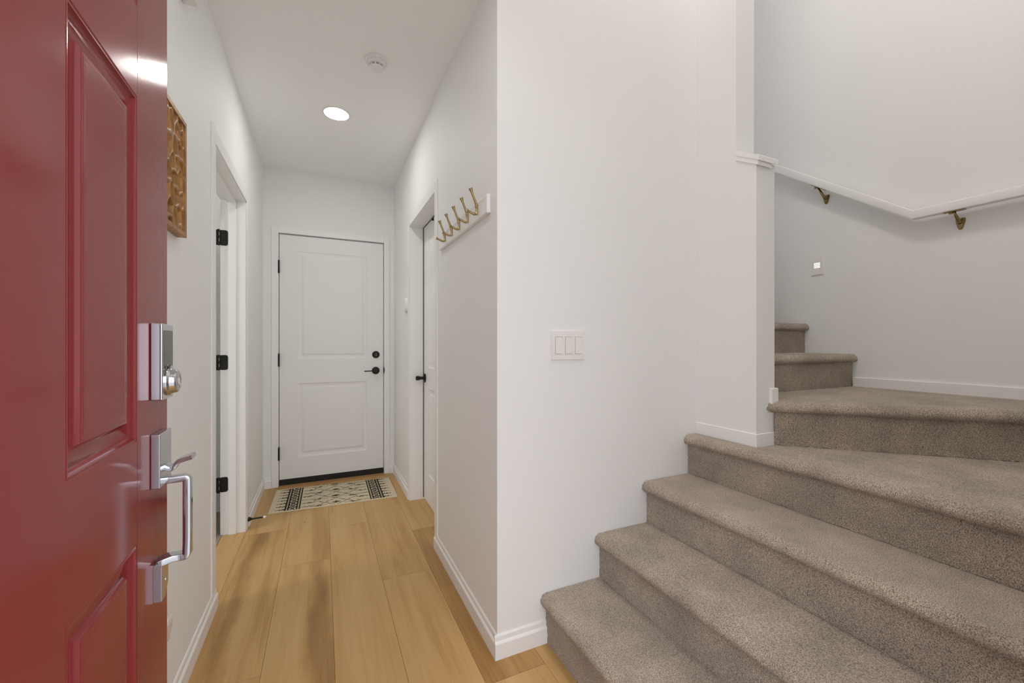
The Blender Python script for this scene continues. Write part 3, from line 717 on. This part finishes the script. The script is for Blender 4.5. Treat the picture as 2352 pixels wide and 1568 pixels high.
# doormat with a black tribal pattern
def rug():
    c = [np.array(p) for p in ((-.337, 3.221), (.517, 3.180), (.520, 3.657), (-.329, 3.705))]
    nu, nv = 520, 290
    U, V = np.meshgrid((np.arange(nu)+.5)/nu, (np.arange(nv)+.5)/nv, indexing='ij')
    Lx, Ly = .855, .485; X = U*Lx; Y = V*Ly
    ink = np.zeros(U.shape, bool); grey = np.zeros(U.shape, bool)
    wob = .0022*np.sin(Y*160+X*40)+.0018*np.sin(X*210+Y*35)
    def seg(x0, y0, x1, y1, w):
        d = np.array((x1-x0, y1-y0)); L2 = d@d; t = np.clip(((X-x0)*d[0]+(Y+wob-y0)*d[1])/L2, 0, 1)
        ink[np.hypot(X-(x0+t*d[0]), Y+wob-(y0+t*d[1])) < w*1.3] = True
    def diam(x, y, rx, ry, w):
        for a in ((1, 1), (1, -1), (-1, 1), (-1, -1)): seg(x+a[0]*rx, y, x, y+a[1]*ry, w)
    Xm = np.minimum(X, Lx-X)
    for s in (0, 1):
        m = (lambda x: x) if s == 0 else (lambda x: Lx-x)
        for k in range(8):   # comb spikes
            y = (k+.5)*Ly/8
            seg(m(.040), y, m(.098), y, .0030); seg(m(.062), y-.007, m(.070), y+.007, .0022); seg(m(.062), y+.007, m(.070), y-.007, .0022)
            seg(m(.078), y-.014, m(.098), y-.004, .0022); seg(m(.078), y+.014, m(.098), y+.004, .0022)
        for x in (.100, .118, .172, .190): seg(m(x), .006, m(x), Ly-.006, .0036)
        for k in range(24):
            y = .012+k*(Ly-.02)/24; seg(m(.102), y, m(.116), y+.008, .0022); seg(m(.174), y, m(.188), y+.008, .0022)
        for k in range(9):
            y = (k+.5)*Ly/9; h = Ly/18
            seg(m(.118), y-h, m(.172), y+h, .0036); seg(m(.118), y+h, m(.172), y-h, .0036); diam(m(.145), y+h, .011, .012, .0024)
        for k in range(7):   # wavy fringe lines on the field side
            y = (k+.5)*Ly/7
            for j in range(5):
                xa = .200+j*.017; seg(m(xa), y+(.004 if j % 2 else -.004), m(xa+.017), y+(-.004 if j % 2 else .004), .0026)
            if k % 2: diam(m(.250), y, .018, .010, .0020); diam(m(.215), y, .010, .006, .0018)
    # diamond lattice of the field
    cw, chh = .150, Ly/3.5
    for k in range(-2, 6):
        for j in range(4):
            x0 = .2775+j*.075; up = (j+k) % 2
            ya, yb = (k)*chh/1.0+(chh/2 if j % 2 else 0), k*chh+(0 if j % 2 else chh/2)
            seg(x0, ya, x0+.075, yb, .0022)
            seg(x0, ya, x0+.075, yb-chh if not j % 2 else yb+chh, .0022)
    for k in range(5):
        y = k*chh+.02; diam(Lx/2, y+chh/4, .030, .020, .0020); diam(Lx/2, y+chh/4, .019, .012, .0018); diam(Lx/2, y+chh/4, .008, .005, .0022)
        for xx in (.315, .540):
            diam(xx, y, .022, .013, .0020); diam(xx, y, .010, .006, .0018); seg(xx+.022, y, xx+.055, y, .0018); seg(xx-.055, y, xx-.022, y, .0018)
    ink &= ~((Y < .006) | (Y > Ly-.006))
    cream = np.array((.66, .575, .41)); black = np.array((.022, .020, .016))
    C = np.where(ink[..., None], black, cream*(1+rng.normal(0, .05, U.shape))[..., None])
    bm = NB(); lay = bm.loops.layers.float_color.new('tone')
    def pt(u, v):
        return (c[0]*(1-u)+c[1]*u)*(1-v)+(c[3]*(1-u)+c[2]*u)*v
    P0 = {}
    grid = [[None]*(nv+1) for _ in range(nu+1)]
    for i in range(nu+1):
        for j in range(nv+1):
            p = pt(i/nu, j/nv); e = min(i, nu-i, j, nv-j); z = .0075 if e > 1 else (.0065 if e == 1 else .004)
            grid[i][j] = bm.verts.new((p[0], p[1], z))
    for i in range(nu):
        for j in range(nv):
            f = bm.faces.new((grid[i][j], grid[i+1][j], grid[i+1][j+1], grid[i][j+1])); cc = (*C[i, j], 1)
            for l in f.loops: l[lay] = cc
    ring = [grid[i][0] for i in range(nu+1)]+[grid[nu][j] for j in range(1, nv+1)]+[grid[i][nv] for i in range(nu-1, -1, -1)]+[grid[0][j] for j in range(nv-1, 0, -1)]
    bk = [bm.verts.new((v.co.x, v.co.y, .0006)) for v in ring]; n = len(ring)
    for i in range(n):
        f = bm.faces.new((ring[i], bk[i], bk[(i+1) % n], ring[(i+1) % n]))
        for l in f.loops: l[lay] = (*cream, 1)
    return bm
rg = obj('doormat', rug(), M['rug'], loc=(.09, 3.44, 0))
tag(rg, 'cream mat with black tribal pattern lying before the end door', 'mat')

# ------------------------------------------------------------------ light
w = bpy.data.worlds.new('World'); scn.world = w; w.use_nodes = True
bg = w.node_tree.nodes['Background']; bg.inputs['Color'].default_value = (.94, .975, 1.03, 1); bg.inputs['Strength'].default_value = 2.65
def area(name, loc, size, power, col, rot=(0, 0, 0), shape='DISK', sy=None):
    l = bpy.data.lights.new(name, 'AREA'); l.shape = shape; l.size = size; l.energy = power; l.color = col
    if sy: l.size_y = sy
    o = bpy.data.objects.new(name, l); link(o); o.location = loc; o.rotation_euler = rot; return o
area('entry_fill_light', (.10, .95, ZC-.02), .16, 2.5, (1, .985, .96))  # added fill under the entry ceiling, no fixture modelled
area('stairwell_fill_light', (.81, .76, ZT-.06), .42, 24, (1, .90, .835))  # added unseen light: brightens the steps, leaves the upper flight darker
area('side_room_fill_light', (-2.0, 2.0, ZC-.03), .3, 15, (1, .96, .92))  # unseen fill added so the open leaf is not dark

# ------------------------------------------------------------------ camera
cam = bpy.data.cameras.new('Camera'); co = bpy.data.objects.new('Camera', cam); link(co)
cam.sensor_width = 36; cam.sensor_fit = 'HORIZONTAL'; cam.lens = 942.35*36/2352; cam.shift_y = 4.56/2352; cam.clip_start = .01
co.location = (0, 0, 1.16); co.rotation_euler = (R(90), 0, R(-24.793)); scn.camera = co
vs_ = scn.view_settings; vs_.view_transform = 'Standard'; vs_.look = 'None'; vs_.gamma = 1; vs_.use_curve_mapping = False; vs_.exposure = 0.20
scn.cycles.max_bounces = 12; scn.cycles.diffuse_bounces = 8; scn.cycles.glossy_bounces = 6
scn.cycles.use_denoising = True; scn.cycles.sample_clamp_indirect = 8
